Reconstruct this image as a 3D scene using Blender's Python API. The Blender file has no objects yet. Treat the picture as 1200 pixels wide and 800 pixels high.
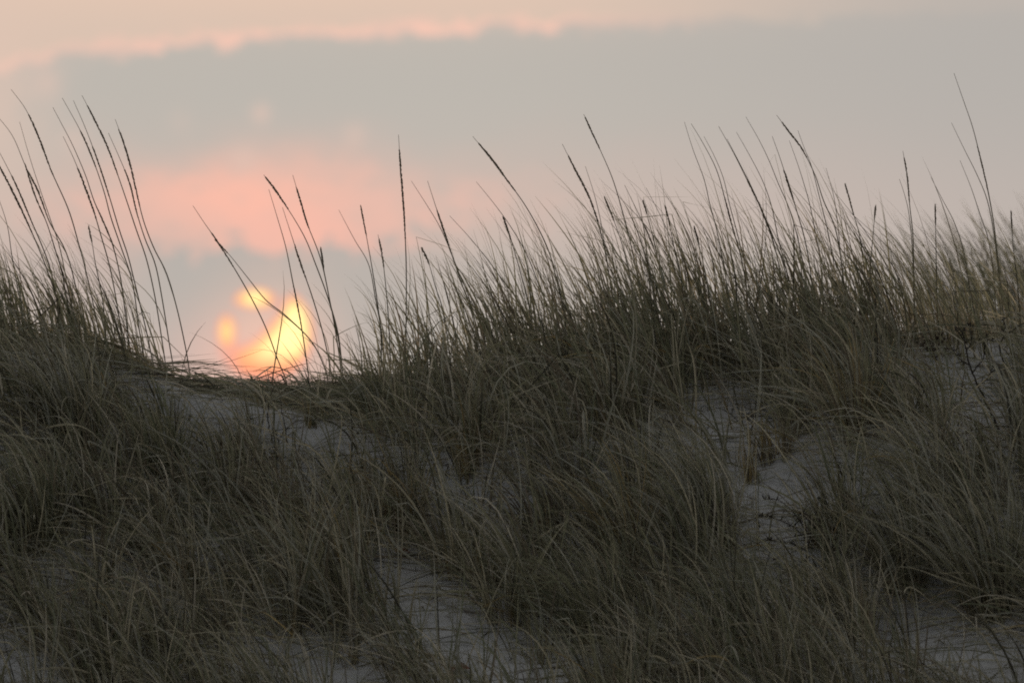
import bpy, math
import numpy as np
from mathutils import Vector

R = math.radians
rng = np.random.default_rng(11)
sc = bpy.context.scene
col = sc.collection

# ------------------------------------------------------------------ camera
CAM = np.array([0.0, 0.0, 1.6])
PITCH = R(3.0)
HFOV = R(5.4)
KPX = 2 * math.tan(HFOV / 2) / 1200.0
cd = bpy.data.cameras.new('camera')
cam = bpy.data.objects.new('camera', cd)
col.objects.link(cam)
cam.location = CAM
cam.rotation_euler = (R(90) + PITCH, 0, 0)
cd.sensor_fit = 'HORIZONTAL'
cd.sensor_width = 36.0
cd.lens = 18.0 / math.tan(HFOV / 2)
cd.clip_start = 0.5
cd.clip_end = 20000.0
cd.dof.use_dof = True
cd.dof.focus_distance = 41.1
cd.dof.aperture_fstop = 6.3
sc.camera = cam

# ------------------------------------------------------------------ world: dusk sky behind a broken cloud bank
SUN_AZ, SUN_EL = -1.31, 3.045          # degrees; the disc is 0.53 degrees wide
world = bpy.data.worlds.new("World")
sc.world = world
world.use_nodes = True
NT = world.node_tree
NT.nodes.clear()

class E:
    """a scalar node socket with operators"""
    def __init__(s, nt, sock): s.nt, s.s = nt, sock
    def _m(s, op, *a, clamp=False):
        n = s.nt.nodes.new('ShaderNodeMath'); n.operation = op; n.use_clamp = clamp
        for i, v in enumerate((s,) + a):
            if isinstance(v, E): s.nt.links.new(v.s, n.inputs[i])
            else: n.inputs[i].default_value = float(v)
        return E(s.nt, n.outputs[0])
    def __add__(s, o): return s._m('ADD', o)
    __radd__ = __add__
    def __sub__(s, o): return s._m('SUBTRACT', o)
    def __rsub__(s, o): return s._m('MULTIPLY', -1.0)._m('ADD', o)
    def __mul__(s, o): return s._m('MULTIPLY', o)
    __rmul__ = __mul__
    def __truediv__(s, o): return s._m('DIVIDE', o)
    def exp(s): return s._m('EXPONENT')
    def clamp(s): return s._m('MULTIPLY', 1.0, clamp=True)
    def smooth(s, a, b):
        n = s.nt.nodes.new('ShaderNodeMapRange'); n.interpolation_type = 'SMOOTHSTEP'
        flip = a > b
        if flip: a, b = b, a
        s.nt.links.new(s.s, n.inputs['Value'])
        n.inputs['From Min'].default_value = a; n.inputs['From Max'].default_value = b
        n.inputs['To Min'].default_value = 1.0 if flip else 0.0
        n.inputs['To Max'].default_value = 0.0 if flip else 1.0
        return E(s.nt, n.outputs[0])

def gauss(X, Y, cx, cy, sx, sy, rot=0.0):
    dx, dy = X - cx, Y - cy
    if rot:
        c, s_ = math.cos(rot), math.sin(rot)
        dx, dy = dx * c + dy * s_, dy * c - dx * s_
    dx, dy = dx / sx, dy / sy
    return ((dx * dx + dy * dy) * -1.0).exp()

def cmix(nt, a, b, f):
    n = nt.nodes.new('ShaderNodeMix'); n.data_type = 'RGBA'; n.clamp_factor = True
    for sock, v in ((n.inputs[6], a), (n.inputs[7], b)):
        if isinstance(v, tuple): sock.default_value = (*v, 1.0)
        else: nt.links.new(v, sock)
    if isinstance(f, E): nt.links.new(f.s, n.inputs[0])
    else: n.inputs[0].default_value = f
    return n.outputs[2]

def noise(nt, vec, scale, detail=3.0, rough=0.5):
    n = nt.nodes.new('ShaderNodeTexNoise')
    n.inputs['Scale'].default_value = scale
    n.inputs['Detail'].default_value = detail
    n.inputs['Roughness'].default_value = rough
    nt.links.new(vec, n.inputs['Vector'])
    return E(nt, n.outputs[0])

def sky_angles(nt, vec):
    """direction -> cloud chart coordinates (1 unit = 0.0045 degrees round azimuth 0, elevation 3)"""
    sep = nt.nodes.new('ShaderNodeSeparateXYZ'); nt.links.new(vec, sep.inputs[0])
    x, y, z = (E(nt, sep.outputs[i]) for i in range(3))
    az = x._m('ARCTAN2', y); el = z._m('ARCSINE')
    k = 180 / math.pi / 0.0045
    return az * k + 600.0, (el * (-k)) + (400.0 + 3.0 / 0.0045), x, y, z

tc = NT.nodes.new('ShaderNodeTexCoord')
DIR = tc.outputs['Generated']
X, Y, dx_, dy_, dz_ = sky_angles(NT, DIR)
sd = (math.sin(R(SUN_AZ)) * math.cos(R(SUN_EL)), math.cos(R(SUN_AZ)) * math.cos(R(SUN_EL)), math.sin(R(SUN_EL)))
cosang = dx_ * sd[0] + dy_ * sd[1] + dz_ * sd[2]

comb = NT.nodes.new('ShaderNodeCombineXYZ')      # stretched chart for cloud noise
NT.links.new((X / 100.0).s, comb.inputs[0]); NT.links.new((Y / 60.0).s, comb.inputs[1])
CH = comb.outputs[0]
n_big = noise(NT, CH, 0.55, 3.0) - 0.5
n_mid = noise(NT, CH, 1.3, 3.0) - 0.5
n_sml = noise(NT, CH, 3.2, 2.0) - 0.5
Xd = X + n_mid * 90.0
Yd = Y + n_big * 60.0 + n_mid * 26.0

# whole dome: bright and warm round the sun, slate blue overcast behind the viewer
glowdir = cosang.smooth(-0.6, 1.0)
gen = cmix(NT, (0.185, 0.205, 0.228), (0.50, 0.48, 0.45), glowdir._m('POWER', 1.6))
band = dz_.smooth(0.75, 0.0)
gen = cmix(NT, gen, (0.62, 0.55, 0.48), band * cosang.smooth(0.55, 0.99) * 0.85)
gen = cmix(NT, gen, (0.50, 0.50, 0.50), dz_.smooth(0.25, 0.95) * 0.42)
cl = noise(NT, DIR, 3.0, 5.0)
gen = cmix(NT, gen, (0.26, 0.275, 0.30), cl.smooth(0.45, 0.75) * 0.25)

# the cloud bank near the sun
c = cmix(NT, (0.490, 0.468, 0.430), (0.445, 0.428, 0.406), Xd.smooth(450, 1250))
c = cmix(NT, c, (0.475, 0.475, 0.440), gauss(Xd, Yd, 470, 150, 260, 50) * 0.45)
c = cmix(NT, c, (0.53, 0.455, 0.42), gauss(Xd, Yd, 900, 250, 520, 90) * 0.62)
c = cmix(NT, c, (0.66, 0.49, 0.425), gauss(Xd, Yd, 330, 250, 500, 80) * 0.55)
c = cmix(NT, c, (1.0, 0.51, 0.395), gauss(Xd, Yd, 285, 240, 165, 50) * (n_sml * 1.6 + 0.92).clamp())
c = cmix(NT, c, (0.80, 0.50, 0.42), gauss(Xd, Yd, 480, 235, 150, 34) * (n_sml * 2.4 + 0.35).clamp())
c = cmix(NT, c, (0.80, 0.50, 0.42), gauss(Xd, Yd, 120, 252, 120, 40) * (n_sml * 2.4 + 0.3).clamp())
c = cmix(NT, c, (0.97, 0.50, 0.40), gauss(Xd, Yd, 360, 285, 110, 40) * 0.85)
c = cmix(NT, c, (0.52, 0.425, 0.395), gauss(X, Y, 80, 330, 170, 70) * 0.6)
# grey cloud lying over the upper half of the sun
edge = n_mid * 80.0 + n_sml * 95.0 + gauss(X, Y, 325, 300, 28, 400) * 22.0 + gauss(X, Y, 225, 300, 14, 400) * 10.0 + 286.0
lowc = (Y - edge).smooth(-9, 9) * X.smooth(120, 215) * X.smooth(640, 400)
c = cmix(NT, c, (0.440, 0.430, 0.405), lowc * 0.92)
c = cmix(NT, c, (0.47, 0.43, 0.40), gauss(X, Y, 620, 350, 220, 60) * 0.7)
# pink glow round the disc
c = cmix(NT, c, (0.78, 0.50, 0.43), gauss(X, Y, 290, 425, 95, 62) * 0.85)
c = cmix(NT, c, (1.0, 0.60, 0.45), gauss(X, Y, 318, 395, 62, 62) * 0.5)
# top: lit upper sky with a bright frayed rim to the bank
n_fin = noise(NT, CH, 5.5, 3.0) - 0.5
e2 = (X / -230.0).exp() * 44.0 + X * -0.012 + 33.0 + n_sml * 26.0 + n_mid * 34.0 + n_fin * 26.0
fr = X.smooth(1150, 560)
top = (Y - e2).smooth(5, -9)
c = cmix(NT, c, (0.68, 0.535, 0.445), top * (fr * 0.85 + 0.12))
c = cmix(NT, c, (0.83, 0.59, 0.46), gauss(X, Y, 280, -50, 560, 62) * 0.75)
rim = (Y - e2) / 7.5
c = cmix(NT, c, (0.93, 0.58, 0.47), (rim * rim * -1.0).exp() * X.smooth(900, 600) * (n_mid * 2.2 + 0.75).clamp())
c = cmix(NT, c, (0.74, 0.55, 0.46), gauss(Xd, Y, -10, 120, 60, 110) * 0.6)
for (sx_, sy_, r_, a_) in ((305, 133, 11, .5), (415, 158, 13, .32), (285, 186, 16, .35), (55, 98, 16, .35), (85, 165, 17, .3), (210, 142, 14, .12)):
    c = cmix(NT, c, (0.80, 0.56, 0.47), gauss(X, Y, sx_, sy_, r_, r_) * a_)
skyc = cmix(NT, gen, c, cosang.smooth(math.cos(R(12)), math.cos(R(4.8))))

nish = NT.nodes.new('ShaderNodeTexSky')
nish.sky_type = 'NISHITA'
nish.sun_disc = False
nish.sun_elevation = R(SUN_EL)
nish.sun_rotation = R(SUN_AZ)
bg_s = NT.nodes.new('ShaderNodeBackground'); bg_s.inputs['Strength'].default_value = 0.05
NT.links.new(nish.outputs[0], bg_s.inputs['Color'])
bg_c = NT.nodes.new('ShaderNodeBackground'); bg_c.inputs['Strength'].default_value = 1.0
NT.links.new(skyc, bg_c.inputs['Color'])
mx = NT.nodes.new('ShaderNodeMixShader'); mx.inputs[0].default_value = 0.985     # cloud cover
NT.links.new(bg_s.outputs[0], mx.inputs[1]); NT.links.new(bg_c.outputs[0], mx.inputs[2])
wo = NT.nodes.new('ShaderNodeOutputWorld')
NT.links.new(mx.outputs[0], wo.inputs[0])
world.cycles.sampling_method = 'MANUAL'
world.cycles.sample_map_resolution = 1024

# ------------------------------------------------------------------ sun lamp (veiled, at the horizon)
ld = bpy.data.lights.new('sun_lamp', 'SUN')
ld.energy = 1.5
ld.angle = R(3.0)
ld.color = (1.0, 0.76, 0.58)
lo = bpy.data.objects.new('sun_lamp', ld)
col.objects.link(lo)
lo.rotation_euler = Vector((-sd[0], -sd[1], -sd[2])).to_track_quat('-Z', 'Y').to_euler()

sc.view_settings.view_transform = 'Standard'
sc.view_settings.look = 'None'
sc.view_settings.exposure = 0.0
sc.view_settings.gamma = 1.0
sc.view_settings.use_curve_mapping = False
sc.cycles.max_bounces = 6
sc.cycles.diffuse_bounces = 3
sc.cycles.transmission_bounces = 3
sc.cycles.transparent_max_bounces = 8
sc.cycles.use_denoising = False
sc.cycles.filter_width = 1.9

# ------------------------------------------------------------------ helpers
def tag(o, label=None, cat=None, group=None, kind=None):
    if label: o['label'] = label
    if cat: o['category'] = cat
    if group: o['group'] = group
    if kind: o['kind'] = kind
    return o

def empty(name, loc):
    o = bpy.data.objects.new(name, None)
    o.empty_display_size = 0.1
    o.location = tuple(float(v) for v in loc)
    col.objects.link(o)
    return o

def link_mesh(name, verts, faces, mat, parent=None, colors=None, smooth=True, uv=None):
    """faces: (M,4) or (M,3) int array"""
    verts = np.asarray(verts, np.float32); faces = np.asarray(faces, np.int32)
    if parent is not None:
        verts = verts - np.array(parent.location, np.float32)
    me = bpy.data.meshes.new(name)
    k = faces.shape[1]
    me.vertices.add(len(verts)); me.vertices.foreach_set('co', verts.ravel())
    me.loops.add(faces.size); me.loops.foreach_set('vertex_index', faces.ravel())
    me.polygons.add(len(faces))
    me.polygons.foreach_set('loop_start', np.arange(0, faces.size, k, dtype=np.int32))
    me.polygons.foreach_set('use_smooth', np.full(len(faces), smooth))
    if colors is not None:
        a = me.color_attributes.new('tint', 'FLOAT_COLOR', 'POINT')
        a.data.foreach_set('color', np.concatenate([colors, np.ones((len(colors), 1))], 1).astype(np.float32).ravel())
    me.update(calc_edges=True)
    me.materials.append(mat)
    o = bpy.data.objects.new(name, me)
    col.objects.link(o)
    if parent is not None: o.parent = parent
    return o

def fwd_basis():
    f = np.array([0, math.cos(PITCH), math.sin(PITCH)])
    u = np.array([0, -math.sin(PITCH), math.cos(PITCH)])
    return f, u
F_, U_ = fwd_basis()

def at(px, py, y):
    """point on the line of sight through chart position (px,py) at ground distance y"""
    d = F_ + np.array([1.0, 0, 0]) * (px - 600) * KPX + U_ * (400 - py) * KPX
    return CAM + d * (y / d[1])

def chart(P):
    """world points (...,3) -> chart positions, used to lay out where sand shows and how tall the grass stands"""
    v = P - CAM
    f = v @ F_
    return 600 + v[..., 0] / f / KPX, 400 - (v @ U_) / f / KPX

# value noise
_perm = np.random.default_rng(5).random((256, 256))
def vnoise(x, y, s):
    x = np.asarray(x, float) / s + 1000.3; y = np.asarray(y, float) / s + 777.7
    xi = np.floor(x).astype(int); yi = np.floor(y).astype(int)
    fx = x - xi; fy = y - yi
    fx = fx * fx * (3 - 2 * fx); fy = fy * fy * (3 - 2 * fy)
    g = lambda a, b: _perm[a % 256, b % 256]
    return ((g(xi, yi) * (1 - fx) + g(xi + 1, yi) * fx) * (1 - fy) + (g(xi, yi + 1) * (1 - fx) + g(xi + 1, yi + 1) * fx) * fy) - 0.5

def sstep(x, a, b):
    t = np.clip((x - a) / (b - a), 0, 1)
    return t * t * (3 - 2 * t)

# ------------------------------------------------------------------ dune terrain
YC = 41.0
CX = np.array([-3000, -900, -300, 0, 120, 230, 400, 520, 650, 760, 860, 1000, 1200, 1600, 2200, 5000.])
CY = np.array([450, 440, 422, 424, 440, 457, 457, 450, 441, 425, 409, 402, 388, 380, 400, 430.])
def terrain(x, y):
    x = np.asarray(x, float); y = np.asarray(y, float)
    cpx = 600 + x / (YC * KPX)
    cpy = np.interp(cpx, CX, CY)
    zc = 1.6 + YC * np.tan(PITCH + (400 - cpy) * KPX)
    d = YC + 0.15 * vnoise(x, y * 0, 1.3) - y
    front = -0.555 * (np.sqrt(d * d + 0.10) - 0.316)
    backd = -0.42 * (np.sqrt(d * d + 0.16) - 0.4)
    z = zc + np.where(d > 0, front, np.maximum(backd, -0.9))
    dd = np.clip(d, 0, None)
    near = np.exp(-np.clip(dd - 4, 0, None))
    # bench that runs down to the right from the left mound, then breaks away
    s = dd - (0.42 + (x + 1.25) * 0.55)
    wx = sstep(x, -1.7, -1.2) * (1 - sstep(x, 0.2, 0.6))
    z = z + wx * (0.075 * np.exp(-(s / 0.22) ** 2) - 0.10 * sstep(s, 0.05, 0.25) * np.exp(-np.clip(s - .25, 0, 9) / 0.5))
    # left mound, in front of the crest
    z = z + 0.16 * np.exp(-((x + 1.75) / 0.55) ** 2 - ((dd - 0.75) / 0.5) ** 2)
    # hummock on the right and its lee hollow
    z = z + 0.12 * np.exp(-((x - 1.55) / 0.45) ** 2 - ((dd - 1.25) / 0.35) ** 2) - 0.06 * np.exp(-((x - 1.6) / 0.5) ** 2 - ((dd - 2.1) / 0.3) ** 2)
    z = z + 0.09 * np.exp(-((x - 0.35) / 0.4) ** 2 - ((dd - 0.95) / 0.35) ** 2) - 0.05 * np.exp(-((x - 0.9) / 0.25) ** 2 - ((dd - 0.85) / 0.4) ** 2)
    amp = sstep(y, 30, 37)
    z = z + amp * near * (0.10 * vnoise(x, y, 0.7) + 0.045 * vnoise(x + 9, y, 0.26) + 0.018 * vnoise(x, y + 5, 0.10))
    # second dune crest farther back on the right
    b = 4.44 + 0.20 * vnoise(x, y * 0 + 3, 2.0) - 0.16 * np.abs(y - 53.0) ** 1.3
    wb = sstep(x, 0.6, 2.2)
    z = np.where(y > 43.5, np.maximum(z, b * wb + z * (1 - wb)), z)
    # foot of the dune: level beach
    t0 = 0.15 * vnoise(x, y, 6.0) + 0.05
    z = np.where(y < YC, 0.5 * (z + t0 + np.sqrt((z - t0) ** 2 + 0.05)), z)
    far = sstep(y, 60, 95)
    z = z * (1 - far) + 0.4 * far
    side = sstep(np.abs(x), 60, 300)
    return z * (1 - side) + 0.5 * side * sstep(y, 20, 60) + t0 * side * (1 - sstep(y, 20, 60))

def grow(start, step, limit, k=1.35):
    out = []; v = start
    while v < limit:
        step *= k; v += step; out.append(v)
    return np.array(out)
xf = np.arange(-3.2, 3.2001, 0.035)
xs = np.concatenate([-grow(3.2, 0.05, 6000)[::-1], xf, grow(3.2, 0.05, 6000)])
yf = np.concatenate([np.arange(28, 37.2, 0.3), np.arange(37.2, 42.6, 0.03), np.arange(42.6, 60, 0.2)])
ys = np.concatenate([-grow(-28, 0.3, 4000)[::-1] - 0, yf, grow(60, 0.3, 6000)])
ys = np.unique(np.round(ys, 4))
gx, gy = np.meshgrid(xs, ys)
gz = terrain(gx, gy)
V = np.stack([gx.ravel(), gy.ravel(), gz.ravel()], 1)
ny, nx = gx.shape
idx = np.arange(ny * nx).reshape(ny, nx)
Fq = np.stack([idx[:-1, :-1].ravel(), idx[:-1, 1:].ravel(), idx[1:, 1:].ravel(), idx[1:, :-1].ravel()], 1)

def new_mat(name):
    m = bpy.data.materials.new(name); m.use_nodes = True
    nt = m.node_tree
    return m, nt, nt.nodes['Principled BSDF']

m_sand, nt, bs = new_mat('dune_sand')
tcs = nt.nodes.new('ShaderNodeTexCoord').outputs['Object']
na = noise(nt, tcs, 1.8, 4.0); nb = noise(nt, tcs, 260.0, 2.0); nc = noise(nt, tcs, 22.0, 4.0, 0.65)
cc = cmix(nt, (0.45, 0.44, 0.425), (0.37, 0.36, 0.345), na.smooth(0.35, 0.7))
cc = cmix(nt, cc, (0.16, 0.14, 0.11), nc.smooth(0.56, 0.72) * 0.75)
cc = cmix(nt, cc, (0.14, 0.125, 0.105), nb.smooth(0.60, 0.72) * 0.5)
nt.links.new(cc, bs.inputs['Base Color'])
bs.inputs['Roughness'].default_value = 0.95
bs.inputs['Specular IOR Level'].default_value = 0.15
bp = nt.nodes.new('ShaderNodeBump'); bp.inputs['Strength'].default_value = 0.8; bp.inputs['Distance'].default_value = 0.02
hgt = nc * 1.0 + nb * 0.12 + noise(nt, tcs, 75.0, 3.0) * 0.35
nt.links.new(hgt.s, bp.inputs['Height']); nt.links.new(bp.outputs[0], bs.inputs['Normal'])
ground = link_mesh('sand_dune', V, Fq, m_sand)
tag(ground, 'pale grey rippled dune sand showing between the grass tufts', 'dune', kind='structure')

def grass_mat(name, transl=0.5, rough=0.65):
    m, nt, bs = new_mat(name)
    a = nt.nodes.new('ShaderNodeVertexColor'); a.layer_name = 'tint'
    tco = nt.nodes.new('ShaderNodeTexCoord').outputs['Object']
    v = noise(nt, tco, 30.0, 2.0)
    cc = cmix(nt, a.outputs['Color'], (0.09, 0.075, 0.05), v.smooth(0.5, 0.8) * 0.45)
    nt.links.new(cc, bs.inputs['Base Color'])
    bs.inputs['Roughness'].default_value = rough
    bs.inputs['Specular IOR Level'].default_value = 0.25
    tr = nt.nodes.new('ShaderNodeBsdfTranslucent'); nt.links.new(cc, tr.inputs[0])
    mxs = nt.nodes.new('ShaderNodeMixShader'); mxs.inputs[0].default_value = transl
    nt.links.new(bs.outputs[0], mxs.inputs[1]); nt.links.new(tr.outputs[0], mxs.inputs[2])
    nt.links.new(mxs.outputs[0], nt.nodes['Material Output'].inputs[0])
    return m
m_grass = grass_mat('marram_blade')
m_straw = grass_mat('dry_straw', 0.2)
m_seed = grass_mat('seed_spike', 0.1, 0.85)
m_stem = grass_mat('culm', 0.05, 0.6)
m_twig = grass_mat('dark_twig', 0.0, 0.9)

# ------------------------------------------------------------------ where sand shows, how tall grass stands
SAND = [(215, 478, 430, 520, 13), (430, 528, 630, 598, 13), (452, 672, 590, 785, 30), (590, 780, 665, 815, 13), (318, 765, 430, 805, 15),
        (822, 458, 885, 515, 33), (850, 572, 990, 572, 20), (1082, 468, 1112, 462, 15), (1035, 722, 1215, 795, 24),
        (985, 788, 1050, 800, 12), (-10, 765, 65, 805, 20), (1125, 400, 1165, 490, 18), (1072, 402, 1105, 418, 12), (905, 603, 950, 645, 16), (1130, 405, 1172, 412, 11), (245, 580, 262, 590, 7)]
def sandmask(px, py):
    m = np.zeros(np.shape(px))
    for (x0, y0, x1, y1, w) in SAND:
        ax, ay = x1 - x0, y1 - y0
        t = np.clip(((px - x0) * ax + (py - y0) * ay) / (ax * ax + ay * ay), 0, 1)
        dist = np.hypot(px - x0 - t * ax, py - y0 - t * ay)
        m = np.maximum(m, 1 - sstep(dist, w * 0.55, w * 1.25))
    return m
ENX = [-400, 0, 60, 110, 160, 200, 225, 385, 400, 430, 480, 520, 560, 620, 700, 760, 800, 850, 950, 1000, 1050, 1100, 1200, 1600]
ENY = [280, 290, 305, 335, 385, 422, 436, 432, 392, 350, 318, 300, 270, 238, 222, 242, 240, 222, 226, 248, 288, 300, 300, 280]

# ------------------------------------------------------------------ blades
PAL = {
    'olive': (0.275, 0.260, 0.165), 'green': (0.205, 0.212, 0.135), 'straw': (0.50, 0.445, 0.315), 'grey': (0.40, 0.385, 0.31),
    'brown': (0.215, 0.178, 0.125), 'dark': (0.085, 0.078, 0.055), 'gold': (0.38, 0.285, 0.135), 'pale': (0.58, 0.52, 0.41)}
def pick(n, weights):
    names = list(weights); p = np.array([weights[k] for k in names], float); p /= p.sum()
    c = np.array([PAL[k] for k in names])[rng.choice(len(names), n, p=p)]
    return c * (0.75 + 0.5 * rng.random((n, 1)))

def norm(v): return v / np.maximum(np.linalg.norm(v, axis=-1, keepdims=True), 1e-9)

def make_blades(roots, d0, length, bend, power=1.4, K=9, clamp=True, kink=0.0, wig=0.10, clear=0.004):
    n = len(roots)
    t = np.linspace(0, 1, K)[None, :, None]
    pw = np.broadcast_to(np.asarray(power, float).reshape(-1, 1, 1), (n, 1, 1))
    D = d0[:, None, :] + bend[:, None, :] * t ** pw
    D = D + wig * rng.normal(size=(n, 1, 3)) * np.sin(t * 3.1 + rng.random((n, 1, 1)) * 6)
    if kink > 0:
        has = (rng.random((n, 1, 1)) < kink); t0 = 0.3 + 0.5 * rng.random((n, 1, 1))
        kv = rng.normal(size=(n, 1, 3)) * np.array([1.1, 0.7, 0.4]) + np.array([0, -0.2, -1.0])
        D = D + has * (t > t0) * kv * 1.3
    D = norm(D)
    step = (np.asarray(length).reshape(-1, 1, 1) / (K - 1))
    P = roots[:, None, :] + np.concatenate([np.zeros((n, 1, 3)), np.cumsum(D[:, :-1] * step, 1)], 1)
    if clamp:
        g = terrain(P[..., 0], P[..., 1]) + clear + 0.012 * rng.random((n, 1))
        P[:, 1:, 2] = np.maximum(P[:, 1:, 2], g[:, 1:])
    return P

def ribbons(P, width, cols, base_tint=None, tipdark=0.0):
    """P (N,K,3) -> folded ribbon mesh arrays"""
    n, K, _ = P.shape
    T = norm(np.gradient(P, axis=1))
    rv = norm(rng.normal(size=(n, 1, 3)))
    side = norm(np.cross(T, rv)); nor = np.cross(side, T)
    t = np.linspace(0, 1, K)
    prof = np.clip(np.minimum(0.75 + 1.2 * t, 1.0) * (1 - t ** 2.6) + 0.06, 0, 1)[None, :, None]
    w = np.asarray(width).reshape(-1, 1, 1) * prof * 0.5
    A = P - side * w; B = P + nor * w * 0.55; C = P + side * w
    V = np.stack([A, B, C], 2).reshape(-1, 3)
    i = (np.arange(n)[:, None] * K + np.arange(K - 1)[None, :]) * 3
    i = i.ravel()
    F = np.concatenate([np.stack([i, i + 1, i + 4, i + 3], 1), np.stack([i + 1, i + 2, i + 5, i + 4], 1)])
    c = np.repeat(cols[:, None, :], K, 1)
    tt = t[None, :, None]
    if base_tint is not None:
        f = np.clip(1 - tt / 0.35, 0, 1) * 0.8
        c = c * (1 - f) + np.asarray(base_tint).reshape(-1, 1, 3) * f
    c = c * (1 - tipdark * tt)
    c = np.repeat(c[:, :, None, :], 3, 2).reshape(-1, 3)
    return V, F, c

class Batch:
    def __init__(s): s.V, s.F, s.C, s.n = [], [], [], 0
    def add(s, V, F, C):
        s.V.append(V); s.F.append(F + s.n); s.C.append(C); s.n += len(V)
    def build(s, name, mat, parent=None):
        return link_mesh(name, np.concatenate(s.V), np.concatenate(s.F), mat, parent, np.concatenate(s.C))

def cull(P, envelope=True, sandk=0.82, envk=0.97, rootk=0.93):
    px, py = chart(P)
    m = sandmask(px, py)
    frac = m[:, 1:].mean(1)
    keep = rng.random(len(P)) > np.clip(frac * 1.9, 0, 1) * sandk
    keep &= rng.random(len(P)) > m[:, 0] * rootk
    if envelope:
        top = np.interp(px[:, -1], ENX, ENY)
        if envelope == 'low': top = np.maximum(np.minimum(top + 85, 449), top)
        if envelope == 'high': top = top - 45
        over = np.clip((top - py.min(1)) / 26.0, 0, 1)
        keep &= rng.random(len(P)) > over * envk
    return keep

def ground_pts(x, y): return np.stack([x, y, terrain(x, y)], -1)

def tussock_pts(cx, cy, n, L, spread=0.05, lean=0.5, droop=0.6, right=0.0):
    """blades of one tuft: steep pale sheaths at the base, arching away downwind (to the left) and drooping"""
    a = rng.random(n) * 2 * np.pi; r = spread * np.sqrt(rng.random(n))
    x = cx + r * np.cos(a); y = cy + r * np.sin(a)
    roots = ground_pts(x, y); roots[:, 2] -= 0.01
    out = np.stack([np.cos(a), np.sin(a), 0 * a], 1) * (0.10 + 0.22 * rng.random((n, 1)))
    d0 = np.array([-0.12, 0, 1.0]) + out + rng.normal(size=(n, 3)) * np.array([.12, .12, 0.02])
    az = rng.normal() * 0.8 + rng.normal(size=n) * 0.38
    ln = lean * (0.4 + 1.2 * rng.random(n))
    bd = np.stack([-ln * np.cos(az) + right, ln * np.sin(az) - 0.12, -droop * (0.2 + 1.6 * rng.random(n))], 1) + out * 1.2
    Ls = L * (0.45 + 0.75 * rng.random(n))
    return make_blades(roots, d0, Ls, bd, power=1.0 + 1.5 * rng.random(n), kink=0.12, wig=0.07)

def tussock_mesh(P, w=(0.0036, 0.0054), pal=None, gold=0.6):
    n = len(P)
    pal = pal or {'olive': 30, 'green': 12, 'straw': 18, 'grey': 18, 'brown': 12, 'dark': 9, 'pale': 6}
    cols = pick(n, pal)
    bt = pick(n, {'gold': 5 * gold, 'brown': 3, 'straw': 2, 'olive': 3})
    return ribbons(P, w[0] + w[1] * rng.random(n), cols, bt)

# terrain height along the crest, for roots
def crest_y(n): return YC + rng.normal(size=n) * 0.28 + 0.05

def clump_field(x, y, s=0.33):
    """0..1, patchy"""
    return np.clip(0.5 + 1.5 * vnoise(x + 30, y + 4, s) + 0.8 * vnoise(x, y, s * 0.4), 0, 1)

# --- crest grass: the standing fringe against the sky
def lean_vec(n, k=1.0):
    az = rng.normal(size=n) * 0.5
    ln = k * (0.30 + 0.75 * rng.random(n))
    return np.stack([-ln * np.cos(az), ln * np.sin(az) * 0.8, -0.10 - 0.35 * rng.random(n) ** 2], 1)

def crest_grass(N, xr, lmin, lmax, ysp, k=1.0, pal=None, w=(0.0038, 0.0036), yc=0.0, env=True):
    x = rng.uniform(*xr, N); y = YC + yc + rng.normal(size=N) * ysp
    keep = rng.random(N) < clump_field(x, y, 0.22) * 1.15
    x, y = x[keep], y[keep]; n = len(x)
    roots = ground_pts(x, y)
    d0 = np.stack([-0.10 + 0.13 * rng.normal(size=n), 0.13 * rng.normal(size=n), np.ones(n)], 1)
    L = rng.uniform(lmin, lmax, n) * (0.55 + 0.45 * rng.random(n))
    P = make_blades(roots, d0, L, lean_vec(n, k), power=0.8 + 0.9 * rng.random(n), kink=0.05, wig=0.06)
    P = P[cull(P, env, 0.15, 0.97, 0.0)]
    n = len(P)
    return ribbons(P, w[0] + w[1] * rng.random(n), pick(n, pal or {'olive': 40, 'green': 20, 'straw': 12, 'grey': 14, 'brown': 10, 'dark': 6}),
                   pick(n, {'gold': 3, 'brown': 3, 'olive': 4}))

B = Batch()
B.add(*crest_grass(1500, (-3.9, 3.9), 0.35, 0.66, 0.25))
B.add(*crest_grass(1450, (-0.7, 3.9), 0.50, 0.95, 0.30, 0.6))
B.add(*crest_grass(900, (-3.9, -1.25), 0.30, 0.70, 0.25, 0.9))
B.add(*crest_grass(1400, (-0.75, 3.9), 0.20, 0.55, 0.3, 1.7))       # strongly bent ones
B.add(*crest_grass(720, (-0.8, 3.9), 0.45, 0.80, 0.3, 0.65, {'olive': 4, 'brown': 3, 'dark': 3}, (0.005, 0.003)))
B.add(*crest_grass(260, (-3.9, -1.3), 0.40, 0.75, 0.3, 0.8, {'olive': 4, 'brown': 3, 'dark': 3}, (0.005, 0.003)))
fine = {'olive': 5, 'green': 2, 'grey': 2, 'dark': 2}
B.add(*crest_grass(1900, (-0.75, 3.9), 0.50, 1.0, 0.3, 0.9, fine, (0.0028, 0.0020), env='high'))
B.add(*crest_grass(800, (-3.9, -1.3), 0.40, 0.85, 0.3, 1.1, fine, (0.0028, 0.0020), env='high'))
B.add(*crest_grass(2800, (-1.35, 3.9), 0.04, 0.16, 0.25, 0.5))
o = B.build('crest_grass', m_grass)
tag(o, 'thick fringe of thin grey green grass blades along the dune crest against the sky', 'grass', kind='stuff')

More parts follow.
